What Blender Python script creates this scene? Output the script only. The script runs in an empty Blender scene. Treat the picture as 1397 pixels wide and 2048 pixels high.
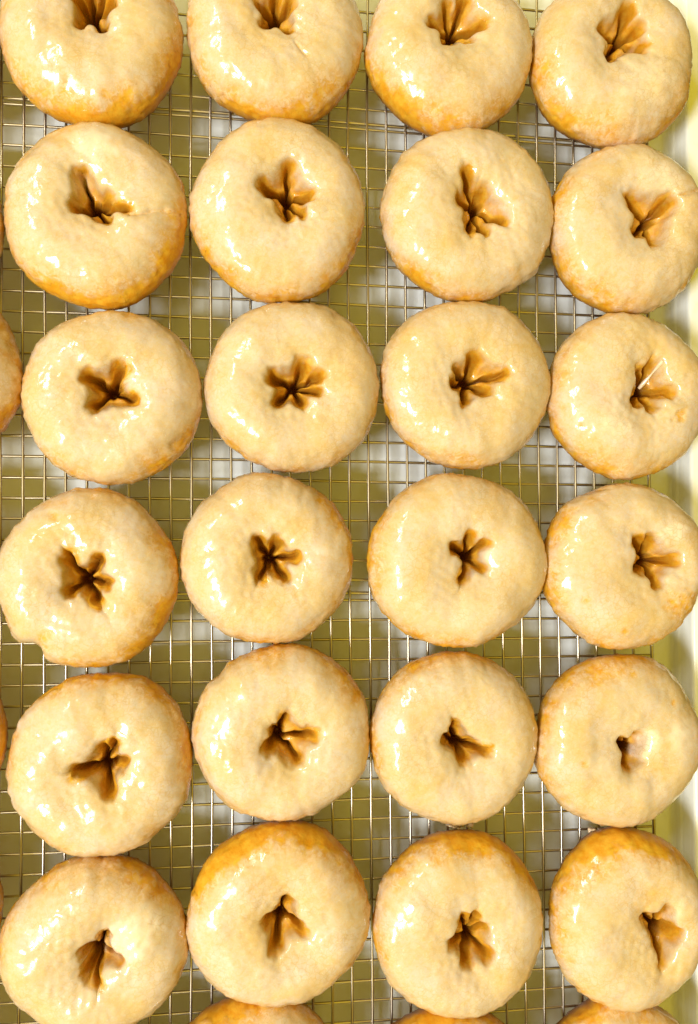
import bpy, math
import numpy as np
from mathutils import Matrix, Vector

SC = bpy.context.scene
COL = SC.collection

# ------------------------------------------------------------------ camera
# Pose solved from the wires of the cooling rack (grid pitch 10.7 mm).  Axes of the
# solve: u to the right, v down the picture, w into the picture; scene = (u, -v, -w).
F_PX, CX, CY, PW, PH = 1700.0, 698.5, 1024.0, 1397, 2048
R = np.array([[0.9907134723045133, 0.0019671973057994534, -0.13595199862118382],
              [0.0014046765856545003, 0.9996938829313005, 0.02470156499958944],
              [0.1359589742459983, -0.024663141821335, 0.9904074347244555]])
T = np.array([-9.652982588715584, 4.330028840859641, 457.59078986569165])
CAM = -R.T @ T

cam = bpy.data.cameras.new("camera")
cam_o = bpy.data.objects.new("camera", cam)
COL.objects.link(cam_o)
def flip(v): return Vector((v[0], -v[1], -v[2]))
rx, ry, rz = flip(R[0]), -flip(R[1]), -flip(R[2])
loc = flip(CAM) / 1000
cam_o.matrix_world = Matrix(((rx.x, ry.x, rz.x, loc.x), (rx.y, ry.y, rz.y, loc.y),
                             (rx.z, ry.z, rz.z, loc.z), (0, 0, 0, 1)))
cam.sensor_fit = 'VERTICAL'
cam.sensor_height = 36.0
cam.lens = 36.0 * F_PX / PH
cam.clip_start, cam.clip_end = 0.01, 20
cam.dof.use_dof = True
cam.dof.focus_distance = 0.447
cam.dof.aperture_fstop = 9.0
SC.camera = cam_o

# ------------------------------------------------------------------ light
W = bpy.data.worlds.new("World")
SC.world = W
W.use_nodes = True
bg = W.node_tree.nodes["Background"]
bg.inputs[1].default_value = 1.12
# warm room light: brighter overhead and towards the lamps, dimmer on the far side
wt = W.node_tree
tc = wt.nodes.new("ShaderNodeTexCoord")
dp = wt.nodes.new("ShaderNodeVectorMath"); dp.operation = 'DOT_PRODUCT'
dp.inputs[1].default_value = (-0.60, -0.15, 0.78)
wt.links.new(tc.outputs["Generated"], dp.inputs[0])
wr = wt.nodes.new("ShaderNodeValToRGB")
wr.color_ramp.elements[0].position, wr.color_ramp.elements[0].color = 0.0, (0.16, 0.10, 0.006, 1)
wr.color_ramp.elements[1].position, wr.color_ramp.elements[1].color = 0.66, (1.0, 0.775, 0.02, 1)
we = wr.color_ramp.elements.new(0.96); we.color = (1.0, 0.84, 0.20, 1)
wt.links.new(dp.outputs["Value"], wr.inputs[0])
wt.links.new(wr.outputs[0], bg.inputs[0])

def tube(name, x, y, z, length, width, power, col, aim):
    l = bpy.data.lights.new(name, 'AREA')
    l.shape = 'RECTANGLE'
    l.size, l.size_y = width, length
    l.energy, l.color = power, col
    o = bpy.data.objects.new(name, l)
    COL.objects.link(o)
    o.location = (x, y, z)
    d = (Vector(aim) - Vector((x, y, z))).normalized()
    zax = -d
    yax = (Vector((0, 1, 0)) - zax * zax.y).normalized()
    xax = yax.cross(zax)
    o.rotation_euler = Matrix((xax, yax, zax)).transposed().to_euler()
tube("ceiling_tube", -1.25, -0.60, 1.8, 0.60, 0.28, 54, (0.90, 0.94, 1.0), (0.02, 0, 0))
tube("ceiling_tube", -1.25, 1.00, 1.8, 0.62, 0.12, 13, (0.90, 0.94, 1.0), (0.02, 0, 0))

SC.view_settings.view_transform = 'Standard'
SC.view_settings.look = 'None'
SC.view_settings.exposure = 0.0
SC.view_settings.gamma = 1.0
SC.view_settings.use_curve_mapping = False
SC.cycles.use_denoising = True
SC.cycles.max_bounces = 8

# ------------------------------------------------------------------ helpers
def P(x, y, z):
    """picture point -> (X, Y) in mm on the level z mm above the rack"""
    d = R.T @ np.array([(x - CX) / F_PX, (y - CY) / F_PX, 1.0])
    q = CAM + d * ((-z - CAM[2]) / d[2])
    return np.array([q[0], -q[1]])

def sstep(a, b, x):
    t = np.clip((x - a) / (b - a), 0, 1)
    return t * t * (3 - 2 * t)

class Noise:
    def __init__(self, seed, n=26):
        r = np.random.RandomState(seed)
        v = r.normal(size=(n, 3))
        self.k = v / np.linalg.norm(v, axis=1)[:, None] * r.uniform(0.6, 1.4, n)[:, None]
        self.p = r.uniform(0, 6.283, n)
        self.n = n
    def __call__(self, p, wave):
        return np.sin((p @ self.k.T) * (6.283 / wave) + self.p).sum(axis=-1) / math.sqrt(self.n / 2) * 0.7

def make_mesh(name, verts, faces, mat, parent=None, attrs=None, smooth=True):
    me = bpy.data.meshes.new(name)
    verts = np.asarray(verts, dtype=np.float32)
    if isinstance(faces, np.ndarray):
        nf, k = faces.shape
        me.vertices.add(len(verts)); me.vertices.foreach_set("co", verts.ravel())
        me.loops.add(nf * k); me.loops.foreach_set("vertex_index", faces.astype(np.int32).ravel())
        me.polygons.add(nf)
        me.polygons.foreach_set("loop_start", np.arange(0, nf * k, k, dtype=np.int32))
        me.update(calc_edges=True)
    else:
        me.from_pydata([tuple(v) for v in verts], [], faces)
    me.validate()
    if smooth:
        me.polygons.foreach_set("use_smooth", np.ones(len(me.polygons), dtype=bool))
    for a, vals in (attrs or {}).items():
        at = me.attributes.new(a, 'FLOAT', 'POINT')
        at.data.foreach_set("value", np.asarray(vals, dtype=np.float32))
    me.materials.append(mat)
    o = bpy.data.objects.new(name, me)
    COL.objects.link(o)
    if parent: o.parent = parent
    return o

def thing(name, label, cat, loc=(0, 0, 0), group=None):
    o = bpy.data.objects.new(name, None)
    COL.objects.link(o)
    o.location = loc
    o["label"], o["category"] = label, cat
    if group: o["group"] = group
    o.empty_display_size = 0.01
    return o

# ------------------------------------------------------------------ materials
def new_mat(name):
    m = bpy.data.materials.new(name)
    m.use_nodes = True
    nt = m.node_tree
    return m, nt, nt.nodes["Principled BSDF"]

def nz(nt, scale, detail=3, rough=0.5, vec=None, dist=0.0):
    n = nt.nodes.new("ShaderNodeTexNoise")
    n.inputs["Scale"].default_value = scale
    n.inputs["Detail"].default_value = detail
    n.inputs["Roughness"].default_value = rough
    n.inputs["Distortion"].default_value = dist
    if vec: nt.links.new(vec, n.inputs["Vector"])
    return n.outputs["Fac"]

def rng(nt, v, a, b, c=0.0, d=1.0):
    n = nt.nodes.new("ShaderNodeMapRange")
    n.inputs[1].default_value, n.inputs[2].default_value = a, b
    n.inputs[3].default_value, n.inputs[4].default_value = c, d
    nt.links.new(v, n.inputs[0])
    return n.outputs[0]

def mixc(nt, f, a, b):
    n = nt.nodes.new("ShaderNodeMix")
    n.data_type = 'RGBA'
    for s, v in ((n.inputs[0], f), (n.inputs[6], a), (n.inputs[7], b)):
        if hasattr(v, "is_output"): nt.links.new(v, s)
        elif isinstance(v, tuple): s.default_value = v + (1,)
        else: s.default_value = v
    return n.outputs[2]

def mth(nt, op, a, b):
    n = nt.nodes.new("ShaderNodeMath"); n.operation = op
    for s, v in ((n.inputs[0], a), (n.inputs[1], b)):
        if hasattr(v, "is_output"): nt.links.new(v, s)
        else: s.default_value = v
    return n.outputs[0]

def attr(nt, name):
    n = nt.nodes.new("ShaderNodeAttribute"); n.attribute_name = name
    return n.outputs["Fac"]

def obvec(nt):
    """object coordinates shifted per object so that no two doughnuts repeat"""
    g = nt.nodes.new("ShaderNodeNewGeometry")
    return g.outputs["Position"]

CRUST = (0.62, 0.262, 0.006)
CRUST_BROWN_SHADED = (0.19, 0.042, 0.002)  # browned crust, also carries the painted shade of holes and undersides

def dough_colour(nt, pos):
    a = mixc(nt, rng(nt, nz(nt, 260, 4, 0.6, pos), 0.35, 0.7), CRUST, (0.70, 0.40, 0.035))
    return mixc(nt, attr(nt, "deep"), a, CRUST_BROWN_SHADED)

def dough_mat():
    m, nt, b = new_mat("fried_dough")
    pos = obvec(nt)
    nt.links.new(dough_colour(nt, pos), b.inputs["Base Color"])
    b.inputs["Roughness"].default_value = 0.42
    b.inputs["Subsurface Weight"].default_value = 0.12
    b.inputs["Subsurface Radius"].default_value = (1.0, 0.4, 0.12)
    b.inputs["Subsurface Scale"].default_value = 0.003
    bp = nt.nodes.new("ShaderNodeBump")
    bp.inputs["Strength"].default_value = 0.35
    bp.inputs["Distance"].default_value = 0.0006
    nt.links.new(nz(nt, 900, 4, 0.6, pos), bp.inputs["Height"])
    nt.links.new(bp.outputs[0], b.inputs["Normal"])
    return m

def glaze_mat():
    m, nt, b = new_mat("sugar_glaze")
    pos = obvec(nt)
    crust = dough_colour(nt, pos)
    cream = mixc(nt, rng(nt, nz(nt, 55, 3, 0.5, pos), 0.35, 0.68), (0.60, 0.465, 0.30), (0.62, 0.505, 0.43))
    cream = mixc(nt, mth(nt, 'MULTIPLY', rng(nt, nz(nt, 42, 4, 0.6, pos, 0.5), 0.46, 0.70), 0.60), cream, (0.61, 0.385, 0.11))
    cream = mixc(nt, mth(nt, 'MULTIPLY', rng(nt, nz(nt, 135, 3, 0.6, pos, 0.7), 0.50, 0.68), 0.38), cream, (0.63, 0.51, 0.40))
    # fine flaky mottling of the dried sugar
    fl = rng(nt, nz(nt, 430, 6, 0.7, pos, 0.8), 0.44, 0.64)
    cream = mixc(nt, mth(nt, 'MULTIPLY', mth(nt, 'MULTIPLY', fl, rng(nt, attr(nt, "thick"), 0.5, 1.0, 1.5, 0.8)), 0.58), cream, (0.62, 0.38, 0.12))
    sp = rng(nt, nz(nt, 1500, 2, 0.5, pos), 0.66, 0.74)
    cream = mixc(nt, mth(nt, 'MULTIPLY', sp, 0.26), cream, (0.46, 0.26, 0.06))
    cr = rng(nt, nz(nt, 1100, 3, 0.6, pos), 0.62, 0.72)
    cream = mixc(nt, mth(nt, 'MULTIPLY', cr, 0.3), cream, (0.92, 0.82, 0.64))
    # translucent thin places where the crust shows through
    th = attr(nt, "thick")
    th2 = mth(nt, 'ADD', th, rng(nt, nz(nt, 330, 4, 0.6, pos, 0.4), 0.2, 0.8, -0.20, 0.20))
    cov = rng(nt, th2, 0.02, 0.98)
    c = mixc(nt, cov, crust, cream)
    wh = mth(nt, 'MULTIPLY', attr(nt, "sugar"), rng(nt, nz(nt, 240, 3, 0.5, pos), 0.25, 0.6, 0.6, 1.0))
    c = mixc(nt, wh, c, (0.83, 0.72, 0.60))
    # flaky whitish crust where the glaze thins out down the sides, and hairline crackle
    band = mth(nt, 'MULTIPLY', rng(nt, th, 0.05, 0.30), rng(nt, th, 0.55, 0.97, 1.0, 0.0))
    band = mth(nt, 'MULTIPLY', band, rng(nt, attr(nt, "inside"), 0.1, 0.7, 1.0, 0.0))
    flk = rng(nt, nz(nt, 330, 6, 0.7, pos, 0.9), 0.46, 0.58)
    c = mixc(nt, mth(nt, 'MULTIPLY', mth(nt, 'MULTIPLY', band, flk), 0.9), c, (0.70, 0.50, 0.32))
    drk = rng(nt, nz(nt, 700, 4, 0.6, pos, 0.7), 0.58, 0.70)
    c = mixc(nt, mth(nt, 'MULTIPLY', mth(nt, 'MULTIPLY', band, drk), 0.6), c, (0.40, 0.18, 0.02))
    vo = nt.nodes.new("ShaderNodeTexVoronoi"); vo.feature = 'DISTANCE_TO_EDGE'
    vo.inputs["Scale"].default_value = 300
    wv = nt.nodes.new("ShaderNodeVectorMath"); wv.operation = 'MULTIPLY_ADD'
    nc = nt.nodes.new("ShaderNodeTexNoise"); nc.inputs["Scale"].default_value = 260
    nt.links.new(pos, nc.inputs["Vector"])
    nt.links.new(nc.outputs["Color"], wv.inputs[0]); wv.inputs[1].default_value = (.004, .004, .004)
    nt.links.new(pos, wv.inputs[2]); nt.links.new(wv.outputs[0], vo.inputs["Vector"])
    line = mth(nt, 'MULTIPLY', rng(nt, vo.outputs["Distance"], 0.0, 0.07, 1.0, 0.0), rng(nt, nz(nt, 45, 2, 0.5, pos), 0.42, 0.62, 0.05, 0.55))
    c = mixc(nt, line, c, (0.52, 0.32, 0.10))
    nt.links.new(c, b.inputs["Base Color"])
    b.inputs["Roughness"].default_value = 0.52
    b.inputs["Specular IOR Level"].default_value = 0.3
    b.inputs["Subsurface Weight"].default_value = 0.15
    b.inputs["Subsurface Radius"].default_value = (1.0, 0.55, 0.2)
    b.inputs["Subsurface Scale"].default_value = 0.003
    nt.links.new(rng(nt, cov, 0, 1, 0.7, 1.0), b.inputs["Coat Weight"])
    b.inputs["Coat IOR"].default_value = 1.5
    b.inputs["Coat Roughness"].default_value = 0.14
    h = mth(nt, 'ADD', mth(nt, 'MULTIPLY', nz(nt, 150, 1, 0.5, pos, 0.8), 1.0),
            mth(nt, 'MULTIPLY', nz(nt, 480, 3, 0.5, pos, 0.8), 0.11))
    bp = nt.nodes.new("ShaderNodeBump")
    bp.inputs["Strength"].default_value = 0.30
    bp.inputs["Distance"].default_value = 0.0014
    nt.links.new(h, bp.inputs["Height"])
    nt.links.new(bp.outputs[0], b.inputs["Coat Normal"])
    bp2 = nt.nodes.new("ShaderNodeBump")
    bp2.inputs["Strength"].default_value = 0.4
    bp2.inputs["Distance"].default_value = 0.0006
    nt.links.new(h, bp2.inputs["Height"])
    nt.links.new(bp2.outputs[0], b.inputs["Normal"])
    return m

def wire_mat():
    m, nt, b = new_mat("tinned_wire")
    b.inputs["Base Color"].default_value = (0.55, 0.47, 0.37, 1)
    b.inputs["Metallic"].default_value = 1.0
    nt.links.new(rng(nt, nz(nt, 120, 3), 0.3, 0.7, 0.24, 0.42), b.inputs["Roughness"])
    return m

def tray_mat():
    m, nt, b = new_mat("white_tray_plastic")
    pos = obvec(nt)
    c = mixc(nt, rng(nt, nz(nt, 14, 3), 0.4, 0.75), (0.90, 0.90, 0.86), (0.88, 0.87, 0.78))
    c = mixc(nt, mth(nt, 'MULTIPLY', rng(nt, nz(nt, 60, 3, 0.5), 0.52, 0.72), 0.30), c, (0.72, 0.66, 0.45))
    nt.links.new(c, b.inputs["Base Color"])
    b.inputs["Roughness"].default_value = 0.22
    return m

def table_mat():
    m, nt, b = new_mat("worktop_steel")
    b.inputs["Base Color"].default_value = (0.55, 0.54, 0.52, 1)
    b.inputs["Metallic"].default_value = 0.9
    nt.links.new(rng(nt, nz(nt, 40, 4), 0.3, 0.7, 0.3, 0.5), b.inputs["Roughness"])
    return m

M_DOUGH, M_GLAZE, M_WIRE, M_TRAY, M_TABLE = dough_mat(), glaze_mat(), wire_mat(), tray_mat(), table_mat()

# ------------------------------------------------------------------ table and tray
ZF = -30.0          # tray floor, mm
s = 1.4
table = make_mesh("table", [(-s, -s, ZF / 1000 - .004), (s, -s, ZF / 1000 - .004), (s, s, ZF / 1000 - .004), (-s, s, ZF / 1000 - .004)],
                  [(0, 1, 2, 3)], M_TABLE)
table["kind"] = "structure"

def tray_ring(off, z, rad=30.0, n=10):
    x0, x1, y0, y1 = -330.0, 210.0, -352.0, 352.0
    x0, x1, y0, y1 = x0 - off, x1 + off, y0 - off, y1 + off
    r = rad + off
    pts = []
    for cx, cy, a0 in ((x1 - r, y1 - r, 0), (x0 + r, y1 - r, 90), (x0 + r, y0 + r, 180), (x1 - r, y0 + r, 270)):
        for i in range(n + 1):
            a = math.radians(a0 + 90 * i / n)
            pts.append((cx + r * math.cos(a), cy + r * math.sin(a), z))
    return pts

def loft(rings, cap):
    n = len(rings[0]); v = [p for r_ in rings for p in r_]; f = []
    for k in range(len(rings) - 1):
        for i in range(n):
            j = (i + 1) % n
            f.append((k * n + i, k * n + j, (k + 1) * n + j, (k + 1) * n + i))
    if cap: f.append(tuple(range(n)))
    return np.array(v) / 1000.0, f

tray = thing("serving_tray", "white plastic tray with raised rim lying under the wire cooling rack", "tray", (0, 0, ZF / 1000))
def tray_part(name, prof, cap):
    v, f = loft([tray_ring(o, z) for o, z in prof], cap)
    v[:, 2] -= ZF / 1000
    o = make_mesh(name, v, f, M_TRAY, tray)
    md = o.modifiers.new("edge", 'EDGE_SPLIT'); md.split_angle = math.radians(50)
    return o
tray_part("tray_floor", [(-3.5, ZF), (-1.6, ZF + .35), (-.3, ZF + 1.6), (0.2, ZF + 3.2)], True)
tray_part("tray_rim", [(0.2, ZF + 3.2), (0.5, ZF + 7), (0.8, ZF + 8.0), (1.3, ZF + 8.6), (1.6, ZF + 9.4), (2.0, -10.5), (2.6, -8.8), (3.8, -8.1),
                       (16, -7.8), (19, -7.8), (20.6, -8.4), (21.4, -10), (21.6, -15), (20.0, -15), (19.8, -11)], False)

# ------------------------------------------------------------------ cooling rack
PITCH = 10.7
CU = [-0.36622275379965585, -2.7850058494672645, 1.735429902597567, 1.3362527514484286, -0.457764751123146, 0.2962492294182095, 3.0148397299442085, -0.8556651952076719, 1.3812052009489788, -1.222322452211646]
CV = [0.3106086815538861, 1.918357873295966, -0.07766176322192242, 0.3794755041294253, -0.5002157859269505, -1.3003466469968907, -0.6465255247393074, -0.6638717910210253, 0.9645636187667632, 1.7005942360898956]
def warp(c, u, v):
    u = np.clip(u, -190, 200) / 200; v = np.clip(v, -300, 300) / 300
    return (c[0] + c[1] * u + c[2] * v + c[3] * u * u + c[4] * u * v + c[5] * v * v + c[6] * u ** 3
            + c[7] * u * u * v + c[8] * u * v * v + c[9] * v ** 3)

def tube_verts(pts, rad, seg=8):
    pts = np.asarray(pts, dtype=float)
    t = np.gradient(pts, axis=0); t /= np.linalg.norm(t, axis=1)[:, None]
    up = np.tile([0, 0, 1.0], (len(pts), 1))
    sd = np.cross(t, up); sd /= np.linalg.norm(sd, axis=1)[:, None]
    up = np.cross(sd, t)
    a = np.arange(seg) * 2 * math.pi / seg
    v = pts[:, None, :] + rad * (np.cos(a)[None, :, None] * sd[:, None, :] + np.sin(a)[None, :, None] * up[:, None, :])
    n = len(pts); f = []
    k = np.arange(n - 1)[:, None] * seg; i = np.arange(seg)[None, :]; j = (i + 1) % seg
    f = np.stack([k + i, k + j, k + seg + j, k + seg + i], -1).reshape(-1, 4)
    return v.reshape(-1, 3), f

def tubes(name, lines, rad, parent, seg=8):
    V, Fa, n = [], [], 0
    for l in lines:
        v, f = tube_verts(l, rad, seg)
        V.append(v); Fa.append(f + n); n += len(v)
    v = np.concatenate(V) / 1000.0
    v[:, 2] -= ZF / 1000 + 0.0
    return make_mesh(name, v, np.concatenate(Fa), M_WIRE, parent)

rs = np.random.RandomState(5)
U0, U1, V0, V1 = -30, 33, -9, 52           # wire numbers
def long_wire(i):
    n = (i - 16) * PITCH
    v = np.linspace((V0 - 20) * PITCH, (V1 - 20) * PITCH, 60)
    u = n + warp(CU, n, v) + 0.18 * np.sin(v / 31 + i * 1.7) + (rs.rand() - .5) * .25
    return np.stack([u, -v, np.full_like(v, -0.55) + 0.08 * np.sin(v / 23 + i)], 1)
def cross_wire(i, z=-1.45, off=0.0):
    n = (i - 20) * PITCH
    u = np.linspace((U0 - 16) * PITCH, (U1 - 16) * PITCH + 1.2, 50)
    v = n + warp(CV, u, n) + 0.18 * np.sin(u / 29 + i * 2.1) + off
    return np.stack([u, -v, np.full_like(u, z)], 1)

rack = thing("cooling_rack", "square mesh wire cooling rack standing in the white tray under the doughnuts", "cooling rack", (0, 0, ZF / 1000))
tubes("wire_mesh", [long_wire(i) for i in range(U0, U1)] + [cross_wire(i) for i in range(V0, V1 + 1)], 0.74, rack)
ew = long_wire(U1); ew[:, 2] = -0.9
tubes("edge_wire", [ew], 0.95, rack, 10)
for k in (-0.33, 23.66, 47.66):
    l = cross_wire(k, -2.9)
    tubes("support_bar", [l], 0.95, rack, 10)
for k in (-7.5, 50.5):
    for iu in (-12.5, 31.6):
        u = (iu - 16) * PITCH; v = (k - 20) * PITCH
        v = v + warp(CV, u, v); u = u + warp(CU, u, v)
        tubes("foot", [[(u, -v, -1.6), (u + 1.2, -v, -12), (u + 2.4, -v, ZF + .8)]], 1.0, rack, 10)

# ------------------------------------------------------------------ doughnuts
NT, NU = 176, 62
ZE, AH, UC = 16.5, 17.0, 0.56
PHI_LOW = [8, 16, 25, 34, 44, 54, 64, 74]

def make_doughnut(seed, box, core, grooves, label, gold=(), notch=(), crease=(), bare=(), sugar=(), lumps=(), strand=(), flat=1.0, cover=0.0):
    l, t, r_, b = box
    nA, nB = Noise(seed), Noise(seed + 500)
    C = P((l + r_) / 2, (t + b) / 2, ZE)
    rX = np.linalg.norm(P(r_, (t + b) / 2, ZE) - P(l, (t + b) / 2, ZE)) / 2
    rY = np.linalg.norm(P((l + r_) / 2, t, ZE) - P((l + r_) / 2, b, ZE)) / 2
    H = P(core[0], core[1], 12.0)
    th = np.arange(NT) * 2 * math.pi / NT
    ct, st = np.cos(th), np.sin(th)
    base = 1 / np.sqrt((ct / rX) ** 2 + (st / rY) ** 2)
    ring = np.stack([ct * base, st * base, np.zeros(NT)], 1) + [seed * 37.0, 0, 0]
    wob = 0.75 * nA(ring, 42) + 0.22 * nB(ring, 13) + 0.20 * nA(ring, 5.2)
    Ro = base + wob
    bite = np.zeros(NT)
    for nx, ny, width, depth in notch:
        q = P(nx, ny, ZE) - C
        a = math.atan2(q[1], q[0])
        d = (th - a + math.pi) % (2 * math.pi) - math.pi
        bite = bite + depth * np.exp(-(np.abs(d) / width) ** 2.6)
    O = C[None, :] + np.stack([ct, st], 1) * Ro[:, None]
    # rings: hole floor -> crown -> equator -> underside
    us = np.concatenate([UC * np.linspace(0.012, 1, NU - 20) ** 0.92])
    ph = np.linspace(0, 90, 22)[1:]
    u_top = np.concatenate([us, UC + (1 - UC) * np.sin(np.radians(ph))])
    z_in = ZE + AH * np.sqrt(1 - ((UC - us) / 0.70) ** 2)
    z_top = np.concatenate([z_in, ZE + AH * np.cos(np.radians(ph))])
    pl = np.array(PHI_LOW)
    u_low = UC + (1 - UC) * np.cos(np.radians(pl)) ** 0.8
    z_low = np.maximum(0.15, ZE - ZE * 1.12 * np.sin(np.radians(pl)))
    u = np.concatenate([u_top, u_low]); z = np.concatenate([z_top, z_low])
    nr = len(u)
    XY = H[None, None, :] + u[:, None, None] * (O[None, :, :] - H[None, None, :])
    Z = np.repeat(z[:, None], NT, 1) * flat
    side = np.concatenate([np.zeros(len(u_top)), np.ones(len(pl))])[:, None]
    px = np.concatenate([XY, Z[:, :, None]], 2)
    key = px + [seed * 53.0, seed * 11.0, 0]
    Z = Z + (0.75 * nB(key, 34) + 0.28 * nA(key, 14)) * (1 - side) * sstep(0.03, .3, u)[:, None] * np.clip((Z - 3) / 10, 0, 1)
    rough = (0.20 * nA(key, 4.6) + 0.16 * nB(key, 3.4)) * np.clip((u[:, None] - .8) / .18, 0, 1)
    XY = XY - ((u[:, None] ** 5) * bite[None, :])[..., None] * np.stack([ct, st], 1)[None]
    XY = XY + rough[..., None] * np.stack([ct, st], 1)[None]
    # folds of the pinched hole: tapering grooves that meet in the core
    cut = np.zeros((nr, NT)); near = np.zeros((nr, NT)); dark = np.zeros((nr, NT)); well = np.zeros((nr, NT))
    mm = lambda q: P(q[0], q[1], 22.0)
    jit = np.stack([nA(key, 7.0), nB(key, 7.0)], 2) * 0.55
    XYj = XY + jit
    gr = [(core, g[:2], 4.0 if len(g) < 4 else g[3], g[2]) for g in grooves]
    for (a, bq, w0, w1) in gr:
        A, B = H, mm(bq)
        ab = B - A
        B = B - ab * min(0.4, 0.5 * w1 * 0.272 / np.linalg.norm(ab)); ab = B - A
        tt = np.clip(((XYj - A) @ ab) / (ab @ ab), 0, 1)
        d = np.linalg.norm(XYj - A - tt[..., None] * ab, axis=2)
        w = (w0 * (1 - tt) + 0.74 * w1 * tt) * 0.272        # px -> mm
        slit = 1 - sstep(0.0, 1.0, d / (0.72 * w + 0.7))
        # a groove is cut below the local surface; deeper towards the core
        cut = np.maximum(cut, (12.5 * (1 - tt) + 6.0 * tt) * slit)
        near = np.maximum(near, np.clip(1 - d / (w + 1.4 + 1.5 * tt), 0, 1))
        dark = np.maximum(dark, sstep(0.15, 0.95, slit) * (1 - 0.45 * tt))  # recess shade of the folds, painted as colour
    # the well itself: a rounded opening whose rim runs through the ends of the folds
    tips = [mm(g[:2]) - H for g in grooves]
    ta = np.array([math.atan2(t_[1], t_[0]) for t_ in tips]); tr = np.array([np.linalg.norm(t_) for t_ in tips]) + 1.9
    order = np.argsort(ta); ta, tr = ta[order], np.maximum(tr[order], 5.0)
    ang = np.arctan2(XYj[..., 1] - H[1], XYj[..., 0] - H[0])
    hull = np.zeros((nr, NT))
    for i in range(len(ta)):
        a0, a1 = ta[i], ta[(i + 1) % len(ta)]
        gap = (a1 - a0) % (2 * math.pi) or 2 * math.pi
        t_ = ((ang - a0) % (2 * math.pi)) / gap
        inside = t_ < 1
        dip = min(0.62, 0.12 + 0.22 * gap / 1.57)
        val = (tr[i] * (1 - t_) + tr[(i + 1) % len(tr)] * t_) * (1 - dip * np.sin(math.pi * np.clip(t_, 0, 1)) ** 2)
        hull = np.where(inside, val, hull)
    hull = np.maximum(hull, 3.4)
    q_ = np.linalg.norm(XYj - H, axis=2) / hull
    well = 9.5 * (1 - sstep(0.48, 1.20, q_)) + 0.9 * (1 - sstep(0.9, 1.7, q_))
    d0 = np.linalg.norm(XYj - H, axis=2)
    cut = np.maximum(cut, 13 * (1 - sstep(0.8, 4.4, d0))) + well * (1 - side)
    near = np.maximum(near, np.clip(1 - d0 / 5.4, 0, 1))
    dark = np.maximum(dark, 1 - sstep(1.6, 5.0, d0))  # hole core shade, painted as colour
    for (x1, y1, x2, y2, wpx, dep) in crease:
        A, B = P(x1, y1, 30), P(x2, y2, 28)
        ab = B - A
        tt = np.clip(((XYj - A) @ ab) / (ab @ ab), 0, 1)
        d = np.linalg.norm(XYj - A - tt[..., None] * ab, axis=2) / (wpx * .272)
        cut = np.maximum(cut, dep * (1 - sstep(0, 1.4, d)) * (1 - side))
        near = np.maximum(near, 0.30 * (1 - sstep(0, 1.0, d)))
    Z = np.where(side > 0, Z, np.maximum(Z - cut, 2.5 + 0.0 * Z))
    pts = np.concatenate([XY, Z[:, :, None]], 2)
    # normals
    dth = np.roll(pts, -1, 1) - np.roll(pts, 1, 1)
    dr = np.gradient(pts, axis=0)
    N = np.cross(dr, dth); N /= np.maximum(np.linalg.norm(N, axis=2), 1e-9)[..., None]
    if N[nr // 2, :, 2].mean() < 0: N = -N
    # where the sugar is thick and where the crust is bare
    e = (z / flat - ZE)[:, None] / AH
    e = np.where(side > 0, (z[:, None] - ZE) / ZE, (np.where(u[:, None] < UC, 1.0, e)))
    wav = 0.24 * nA(key, 26) + 0.15 * nB(key, 9) + 0.06 * nA(key, 4)
    bias = np.zeros((nr, NT)) + cover
    outd = np.arctan2(XY[..., 1] - C[1], XY[..., 0] - C[0])
    for ang, stg, wid in gold:
        a = math.radians(ang)
        d = (outd - a + math.pi) % (2 * math.pi) - math.pi
        bias -= stg * np.exp(-(d / math.radians(wid)) ** 2)
    top = sstep(0.55, 1.0, e) * np.ones((1, NT))
    thick = sstep(-0.27, 0.84, e + wav * (1 - 0.6 * top) + bias * (1 - 0.55 * top))
    patch = 1 + 0.22 * nA(key, 6.5) + 0.16 * nB(key, 3.2)
    thick *= 1 - sstep(0.0, 0.50, near * np.clip(patch, .35, 1.6))
    thick *= 1 - 0.80 * (1 - sstep(0.58, 1.08, q_ + 0.07 * nB(key, 4.5)))
    sug = np.zeros((nr, NT))
    for (x, y, rad) in bare:
        d = np.linalg.norm(pts[..., :2] - np.stack([P(x, y, 0), P(x, y, 0)]).mean(0) - (P(x, y, 30) - P(x, y, 0)) * (Z / 30)[..., None], axis=2) / (rad * .272)
        thick *= 1 - 0.8 * (1 - sstep(0.2, 1.2, d + .3 * nA(key, 5))) * (side < 1)
    for (x, y, rad, stg) in sugar:
        d = np.linalg.norm(pts[..., :2] - P(x, y, 0) - (P(x, y, 30) - P(x, y, 0)) * (Z / 30)[..., None], axis=2) / (rad * .272)
        k = stg * (1 - sstep(0.4, 1.2, d + .22 * nB(key, 7)))
        sug = np.maximum(sug, k); thick = np.maximum(thick, k)
    deep = np.maximum(dark, 0.40 * sstep(0.20, 0.80, near))  # painted hole shade, plus the browner bare crust around the folds
    deep = np.maximum(deep, 0.95 * sstep(-0.05, 0.55, -e))  # contact shade between doughnuts painted into the darker underside crust
    root = thing("doughnut", label, "doughnut", (C[0] / 1000, C[1] / 1000, 0), "glazed doughnuts on the wire rack")
    org = np.array([C[0], C[1], 0])
    def grid_faces(keep=None):
        k = np.arange(nr - 1)[:, None] * NT; i = np.arange(NT)[None, :]; j = (i + 1) % NT
        f = np.stack([k + i, k + NT + i, k + NT + j, k + j], -1).reshape(-1, 4)
        return f if keep is None else f[keep.reshape(-1)]
    # crust: closed body
    vd = (pts.reshape(-1, 3) - org) / 1000
    make_closed = grid_faces()
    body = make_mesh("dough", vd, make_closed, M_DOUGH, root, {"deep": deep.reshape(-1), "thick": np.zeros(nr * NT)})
    import bmesh
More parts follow.
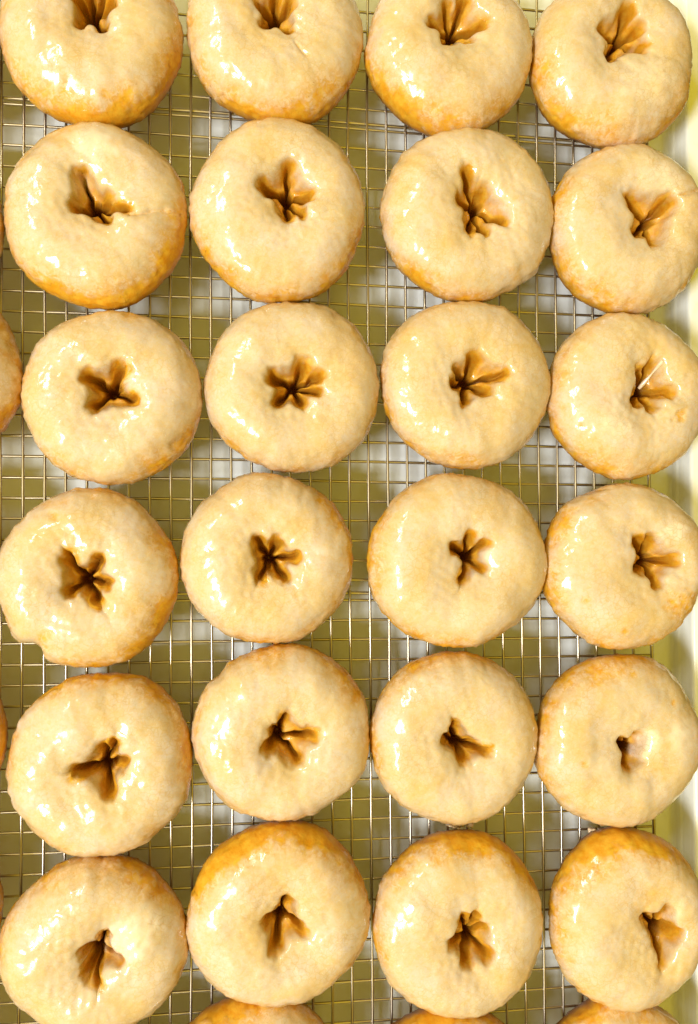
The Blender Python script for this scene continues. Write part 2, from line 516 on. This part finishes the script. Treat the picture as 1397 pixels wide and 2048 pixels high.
    bm = bmesh.new(); bm.from_mesh(body.data); bm.verts.ensure_lookup_table()
    bm.faces.new([bm.verts[i] for i in range(NT)])
    bm.faces.new([bm.verts[(nr - 1) * NT + i] for i in range(NT)][::-1])
    bmesh.ops.recalc_face_normals(bm, faces=bm.faces)
    bm.to_mesh(body.data); bm.free()
    # glaze: a skin over the crust, thinning to nothing
    tg = 0.12 + 0.75 * thick + 0.5 * sug + 0.10 * nB(key, 5) * thick
    pg = pts + N * tg[..., None]
    q = np.maximum.reduce([thick[:-1], thick[1:], np.roll(thick, -1, 1)[:-1], np.roll(thick, -1, 1)[1:]])
    keep = (q > 0.04)
    vg = (pg.reshape(-1, 3) - org) / 1000
    f = grid_faces(keep)
    used = np.unique(f); remap = -np.ones(nr * NT, dtype=int); remap[used] = np.arange(len(used))
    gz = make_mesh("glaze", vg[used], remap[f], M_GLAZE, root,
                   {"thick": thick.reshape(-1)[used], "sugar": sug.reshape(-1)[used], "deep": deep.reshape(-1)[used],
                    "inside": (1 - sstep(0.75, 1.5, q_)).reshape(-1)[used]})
    # lumps of dried sugar at the rim
    for k, (x, y, zz, a, bb, c) in enumerate(lumps):
        q = P(x, y, zz)
        ii, jj = 14, 22
        lat = np.linspace(0.02, math.pi - 0.02, ii); lon = np.arange(jj) * 2 * math.pi / jj
        s = np.stack([np.sin(lat)[:, None] * np.cos(lon), np.sin(lat)[:, None] * np.sin(lon), np.cos(lat)[:, None] * np.ones(jj)], 2)
        rad = 1 + 0.35 * nA(s + k * 3.1 + seed, 1.3)
        v = s * rad[..., None] * np.array([a, bb, c]) * [0.272, 0.272, 1] + [q[0] - C[0], q[1] - C[1], zz]
        k2 = np.arange(ii - 1)[:, None] * jj; i2 = np.arange(jj)[None, :]; j2 = (i2 + 1) % jj
        fl = np.stack([k2 + i2, k2 + jj + i2, k2 + jj + j2, k2 + j2], -1).reshape(-1, 4)
        make_mesh("sugar_lump", v.reshape(-1, 3) / 1000, fl, M_GLAZE, root,
                  {"thick": np.full(ii * jj, .8), "sugar": np.full(ii * jj, .35), "deep": np.zeros(ii * jj)})
    for pts_ in strand:
        l = np.array([[*P(x, y, zz), zz] for x, y, zz in pts_])
        l = np.stack([np.interp(np.linspace(0, len(l) - 1, 24), np.arange(len(l)), l[:, i]) for i in range(3)], 1)
        v, f = tube_verts(l, 1.15, 10)
        v = v.reshape(24, 10, 3)
        v = l[:, None, :] + (v - l[:, None, :]) * (0.75 + 0.3 * np.sin(np.linspace(0, 9, 24)))[:, None, None]
        make_mesh("sugar_strand", (v.reshape(-1, 3) - org) / 1000, f, M_GLAZE, root,
                  {"thick": np.full(240, .9), "sugar": np.full(240, .6), "deep": np.zeros(240)})
    return root

# every doughnut: outline box and pinched hole traced in picture pixels
D = []
def dn(*a, **k): D.append((a, k))
DOWN, UP = -90, 90
# top row
dn((2, -106, 364, 254), (190, 50), [(166, 68, 13), (158, 8, 14), (184, -18, 12), (217, -4, 12), (232, 22, 12), (214, 76, 10)],
   "doughnut cropped by the top edge with a broad golden lower side", gold=[(DOWN, .75, 55), (0, .35, 30)], 
   bare=[(215, 185, 14)])
dn((376, -100, 727, 247), (549, 58), [(515, 20, 15), (583, 16, 15), (525, 68, 13), (578, 80, 11), (549, 0, 10)],
   "doughnut cropped by the top edge with a short crease below its hole", gold=[(DOWN, .5, 40), (-50, .35, 25)],
   crease=[(590, 92, 612, 122, 7, .6)])
dn((736, -62, 1061, 269), (897, 88), [(853, 66, 11), (883, 28, 10), (924, 14, 14), (965, 64, 13), (882, 106, 11), (930, 96, 10)],
   "glazed doughnut in the top row whose hole spreads like four brown petals", gold=[(DOWN, .45, 60), (-130, .3, 25)])
dn((1063, -30, 1380, 293), (1228, 96), [(1243, 30, 19), (1190, 78, 16), (1206, 132, 13), (1278, 114, 12), (1270, 70, 15)],
   "glazed doughnut with a wide oval hole in the top row beside the white rim", gold=[(-35, .55, 35), (-120, .3, 30)], sugar=[(1300, 160, 60, .35)],
   )
# second row
dn((13, 254, 378, 614), (193, 428), [(166, 354, 12), (153, 428, 14), (220, 453, 8), (262, 432, 12), (226, 410, 16)],
   "glazed doughnut with a triangular hole and a crease running out of it to one side", gold=[(-100, .6, 55), (-35, .5, 30), (0, .3, 20)],
   crease=[(262, 434, 330, 424, 7, 1.8)], sugar=[(185, 292, 40, .55), (150, 380, 34, .3)])
dn((386, 246, 729, 603), (571, 407), [(522, 383, 15), (577, 344, 11), (622, 403, 11), (575, 450, 13), (602, 444, 9)],
   "glazed doughnut, second row, with a curled hole pointing up and a crook beside it", gold=[(-45, .35, 40), (-120, .3, 30)])
dn((766, 264, 1104, 604), (943, 427), [(922, 353, 11), (911, 409, 13), (931, 476, 12), (1000, 457, 11), (958, 478, 10), (955, 385, 20)],
   "glazed doughnut with a tall hole whose upper wall bulges as a brown tongue", cover=.12, gold=[(-110, .2, 50)])
dn((1100, 296, 1402, 627), (1283, 455), [(1243, 402, 14), (1325, 408, 18), (1258, 477, 11), (1288, 500, 10)],
   "glazed doughnut beside the white rim in the second row from the top", gold=[(-115, .4, 30), (-40, .2, 30)],
   crease=[(1330, 402, 1388, 388, 6, 1.6)], sugar=[(1330, 345, 48, .4), (1300, 320, 30, .3)])
# third row
dn((50, 624, 406, 968), (228, 789), [(178, 756, 18), (252, 736, 21, 5), (192, 822, 11), (278, 806, 13), (243, 775, 7)],
   "glazed doughnut with a butterfly-shaped hole and two bare golden nicks on its lower edge", gold=[(-55, .35, 20), (-140, .3, 25)],
   bare=[(325, 928, 20), (362, 895, 22), (385, 870, 18)], crease=[(345, 888, 372, 878, 10, 1.5)])
dn((412, 605, 757, 946), (585, 778), [(537, 758, 18), (609, 730, 21), (642, 757, 12), (551, 814, 11), (604, 815, 11), (635, 790, 10)],
   "smooth glazed doughnut with two long bright highlights and a five-armed brown hole", cover=.12)
dn((764, 604, 1097, 939), (926, 770), [(943, 714, 18), (1002, 754, 11), (898, 772, 12), (920, 812, 12), (968, 788, 11), (902, 740, 8)],
   "smooth glazed doughnut in the third row whose hole has one straight narrow arm", cover=.1, gold=[(-130, .2, 30)],
   sugar=[(900, 735, 22, .3)], )
dn((1098, 630, 1402, 957), (1273, 786), [(1266, 742, 18), (1288, 724, 12), (1255, 812, 11), (1326, 790, 17), (1287, 824, 11)],
   "glazed doughnut with a white sugar string hanging across its hole beside the white rim", gold=[(-100, .3, 40), (-30, .25, 25)],
   sugar=[(1232, 838, 34, .45), (1250, 872, 24, .25)], strand=[[(1278, 777, 19), (1296, 757, 23), (1312, 738, 27.5), (1327, 721, 31.5)]], bare=[(1163, 854, 8), (1360, 830, 14)])
# fourth row
dn((0, 978, 360, 1337), (177, 1158), [(141, 1102, 16), (208, 1110, 11), (225, 1164, 12), (143, 1186, 11), (204, 1206, 12), (165, 1138, 6), (181, 1184, 6)],
   "glazed doughnut with a notch bitten into its lower edge and an X-shaped hole", gold=[(-30, .75, 28), (25, .5, 20), (-70, .3, 30)],
   notch=[(84, 1282, .14, 5.0)], bare=[(92, 1276, 16), (108, 1034, 10)])
dn((367, 950, 711, 1288), (539, 1116), [(513, 1075, 14), (556, 1078, 17), (594, 1112, 9), (520, 1160, 14), (570, 1158, 14), (540, 1140, 11)],
   "glazed doughnut whose hole looks like a ragged dark H with a torn crust edge", gold=[(35, .45, 18), (-40, .3, 25)],
   bare=[(640, 1000, 12), (680, 1050, 12)])
dn((734, 948, 1086, 1295), (927, 1113), [(897, 1093, 13), (932, 1068, 10), (964, 1084, 12), (958, 1136, 10), (913, 1160, 14), (926, 1130, 5)],
   "glazed doughnut with a slit hole and a separate dark pit below it", gold=[(-90, .25, 60), (160, .3, 25), (110, .2, 30)],
   sugar=[(975, 1112, 16, .5), (925, 1225, 40, .2)], )
dn((1088, 963, 1401, 1296), (1281, 1120), [(1257, 1076, 18), (1284, 1072, 18), (1338, 1121, 13), (1259, 1140, 15), (1298, 1170, 13)],
   "glazed doughnut with a big square hole and a white sugar blob on the hole's edge", gold=[(-40, .85, 28), (-90, .35, 30)],
   sugar=[(1350, 1062, 22, .6), (1318, 1075, 12, .5)], bare=[(1170, 1200, 9), (1250, 1262, 7), (1352, 1215, 28), (1380, 1200, 22)])
# fifth row
dn((21, 1342, 391, 1707), (217, 1522), [(214, 1481, 14), (234, 1472, 10), (152, 1534, 19), (225, 1578, 13), (256, 1512, 9), (187, 1535, 9)],
   "large glazed doughnut whose hole joins a round brown blot by a thin neck", gold=[(80, .4, 45), (-5, .45, 20)],
   )
dn((388, 1290, 740, 1637), (556, 1466), [(569, 1420, 10), (632, 1462, 10), (531, 1488, 18), (596, 1516, 9), (545, 1450, 13)],
   "glazed doughnut with a shallow notch in its upper edge and a dart-shaped hole", gold=[(85, .45, 35), (20, .25, 25)],
   notch=[(437, 1345, .10, 1.8)], crease=[(415, 1352, 445, 1340, 9, 1.2)], cover=.08)
dn((743, 1302, 1075, 1640), (907, 1478), [(899, 1438, 10), (882, 1468, 12), (923, 1517, 11), (942, 1482, 7, 5), (968, 1494, 13)],
   "glazed doughnut with a small dark V-shaped hole touching the sugar-filled doughnut", gold=[(75, .3, 50)], cover=.08)
dn((1074, 1308, 1396, 1647), (1240, 1488), [(1226, 1474, 11), (1242, 1530, 10), (1262, 1458, 8)],
   "glazed doughnut with a nearly closed hole filled by a lump of white sugar", gold=[(75, .45, 25), (-30, .25, 40), (120, .3, 25)],
   sugar=[(1296, 1482, 32, .6), (1355, 1470, 30, .4), (1268, 1500, 16, .6), (1205, 1530, 24, .25)],
   bare=[(1264, 1350, 10), (1345, 1405, 7), (1168, 1525, 9)], )
# sixth row
dn((7, 1714, 378, 2062), (204, 1885), [(216, 1852, 10), (174, 1884, 15), (246, 1903, 7), (201, 1950, 14), (180, 1938, 18), (200, 1920, 6)],
   "wrinkled glazed doughnut in the bottom full row with scattered small highlights", gold=[(60, .35, 30), (95, .2, 30)],
   sugar=[(262, 1880, 44, .5), (305, 1835, 30, .3)], bare=[(298, 1780, 10)])
dn((377, 1642, 740, 2004), (558, 1815), [(575, 1782, 12), (531, 1828, 18), (606, 1848, 9), (551, 1886, 13)],
   "glazed doughnut with a broad golden band above its dark forked hole", gold=[(95, .95, 50), (35, .45, 30), (150, .3, 20)],
   )
dn((752, 1660, 1083, 2025), (929, 1862), [(917, 1818, 11), (963, 1840, 10), (893, 1870, 12), (971, 1897, 13), (922, 1914, 17), (945, 1812, 9)],
   "glazed doughnut with a many-armed hole and a tuft of dried sugar at its upper edge", gold=[(88, .6, 40), (40, .4, 20)],
   lumps=[(905, 1650, 9, 9, 5, 3), (925, 1646, 8, 10, 5, 3), (940, 1651, 9, 7, 5, 2.5), (915, 1655, 8, 8, 4, 2.5)])
dn((1103, 1655, 1402, 2011), (1298, 1842), [(1274, 1814, 10), (1318, 1800, 13), (1340, 1850, 19), (1306, 1912, 10), (1300, 1875, 7)],
   "glazed doughnut with a deep dark hole and sugar crumbs on its golden edge", gold=[(100, .75, 50), (60, .3, 30)],
   lumps=[(1184, 1660, 9, 8, 5, 2.4), (1205, 1664, 10, 9, 6, 2.6), (1195, 1668, 8, 7, 5, 2)], sugar=[(1350, 1818, 22, .35)])
# cut by the lower edge
G0 = [(-20, -10, 14), (20, -30, 14), (25, 25, 12), (-20, 30, 12)]
def part(box, label, **k):
    c = ((box[0] + box[2]) / 2, (box[1] + box[3]) / 2)
    dn(box, c, [(c[0] + g[0], c[1] + g[1], g[2]) for g in G0], label, **k)
part((326, 1990, 690, 2350), "golden-edged doughnut cut by the lower edge under the fork-holed doughnut", gold=[(100, .55, 50)])
part((712, 2016, 1070, 2370), "doughnut sliver at the lower edge with a dark shaded crest", gold=[(100, .6, 50)])
part((1072, 1998, 1402, 2345), "doughnut cut by the lower edge, nearest the white rim", gold=[(80, .5, 40)])
# cut by the far edge
part((-322, 275, 9, 615), "thin sliver of a doughnut cut by the picture edge in the second row")
part((-306, 640, 47, 855), "doughnut cut by the picture edge beside the butterfly-holed doughnut", gold=[(0, .2, 60)])
D[-1] = ((( -306, 568, 47, 925),) + D[-1][0][1:], D[-1][1])
part((-352, 962, -3, 1312), "doughnut just past the picture edge beside the notched doughnut", gold=[(0, .3, 40)])
part((-352, -110, -4, 245), "doughnut just outside the picture edge in the top row", gold=[(0, .3, 40)])
part((-10, 2066, 350, 2420), "doughnut just past the lower edge under the wrinkled doughnut")
part((-350, 2010, -4, 2360), "doughnut just past the lower corner of the picture")
part((-350, 1300, 15, 1655), "doughnut cut by the picture edge beside the large blot-holed doughnut", gold=[(0, .3, 40)])
part((-352, 1650, 4, 1998), "doughnut sliver at the picture edge, lowest of the cut-off ones", gold=[(0, .1, 40)])

for n, (a, k) in enumerate(D):
    box, core, gr, label = a
    make_doughnut(11 + n * 7, box, core, gr, label, **k)
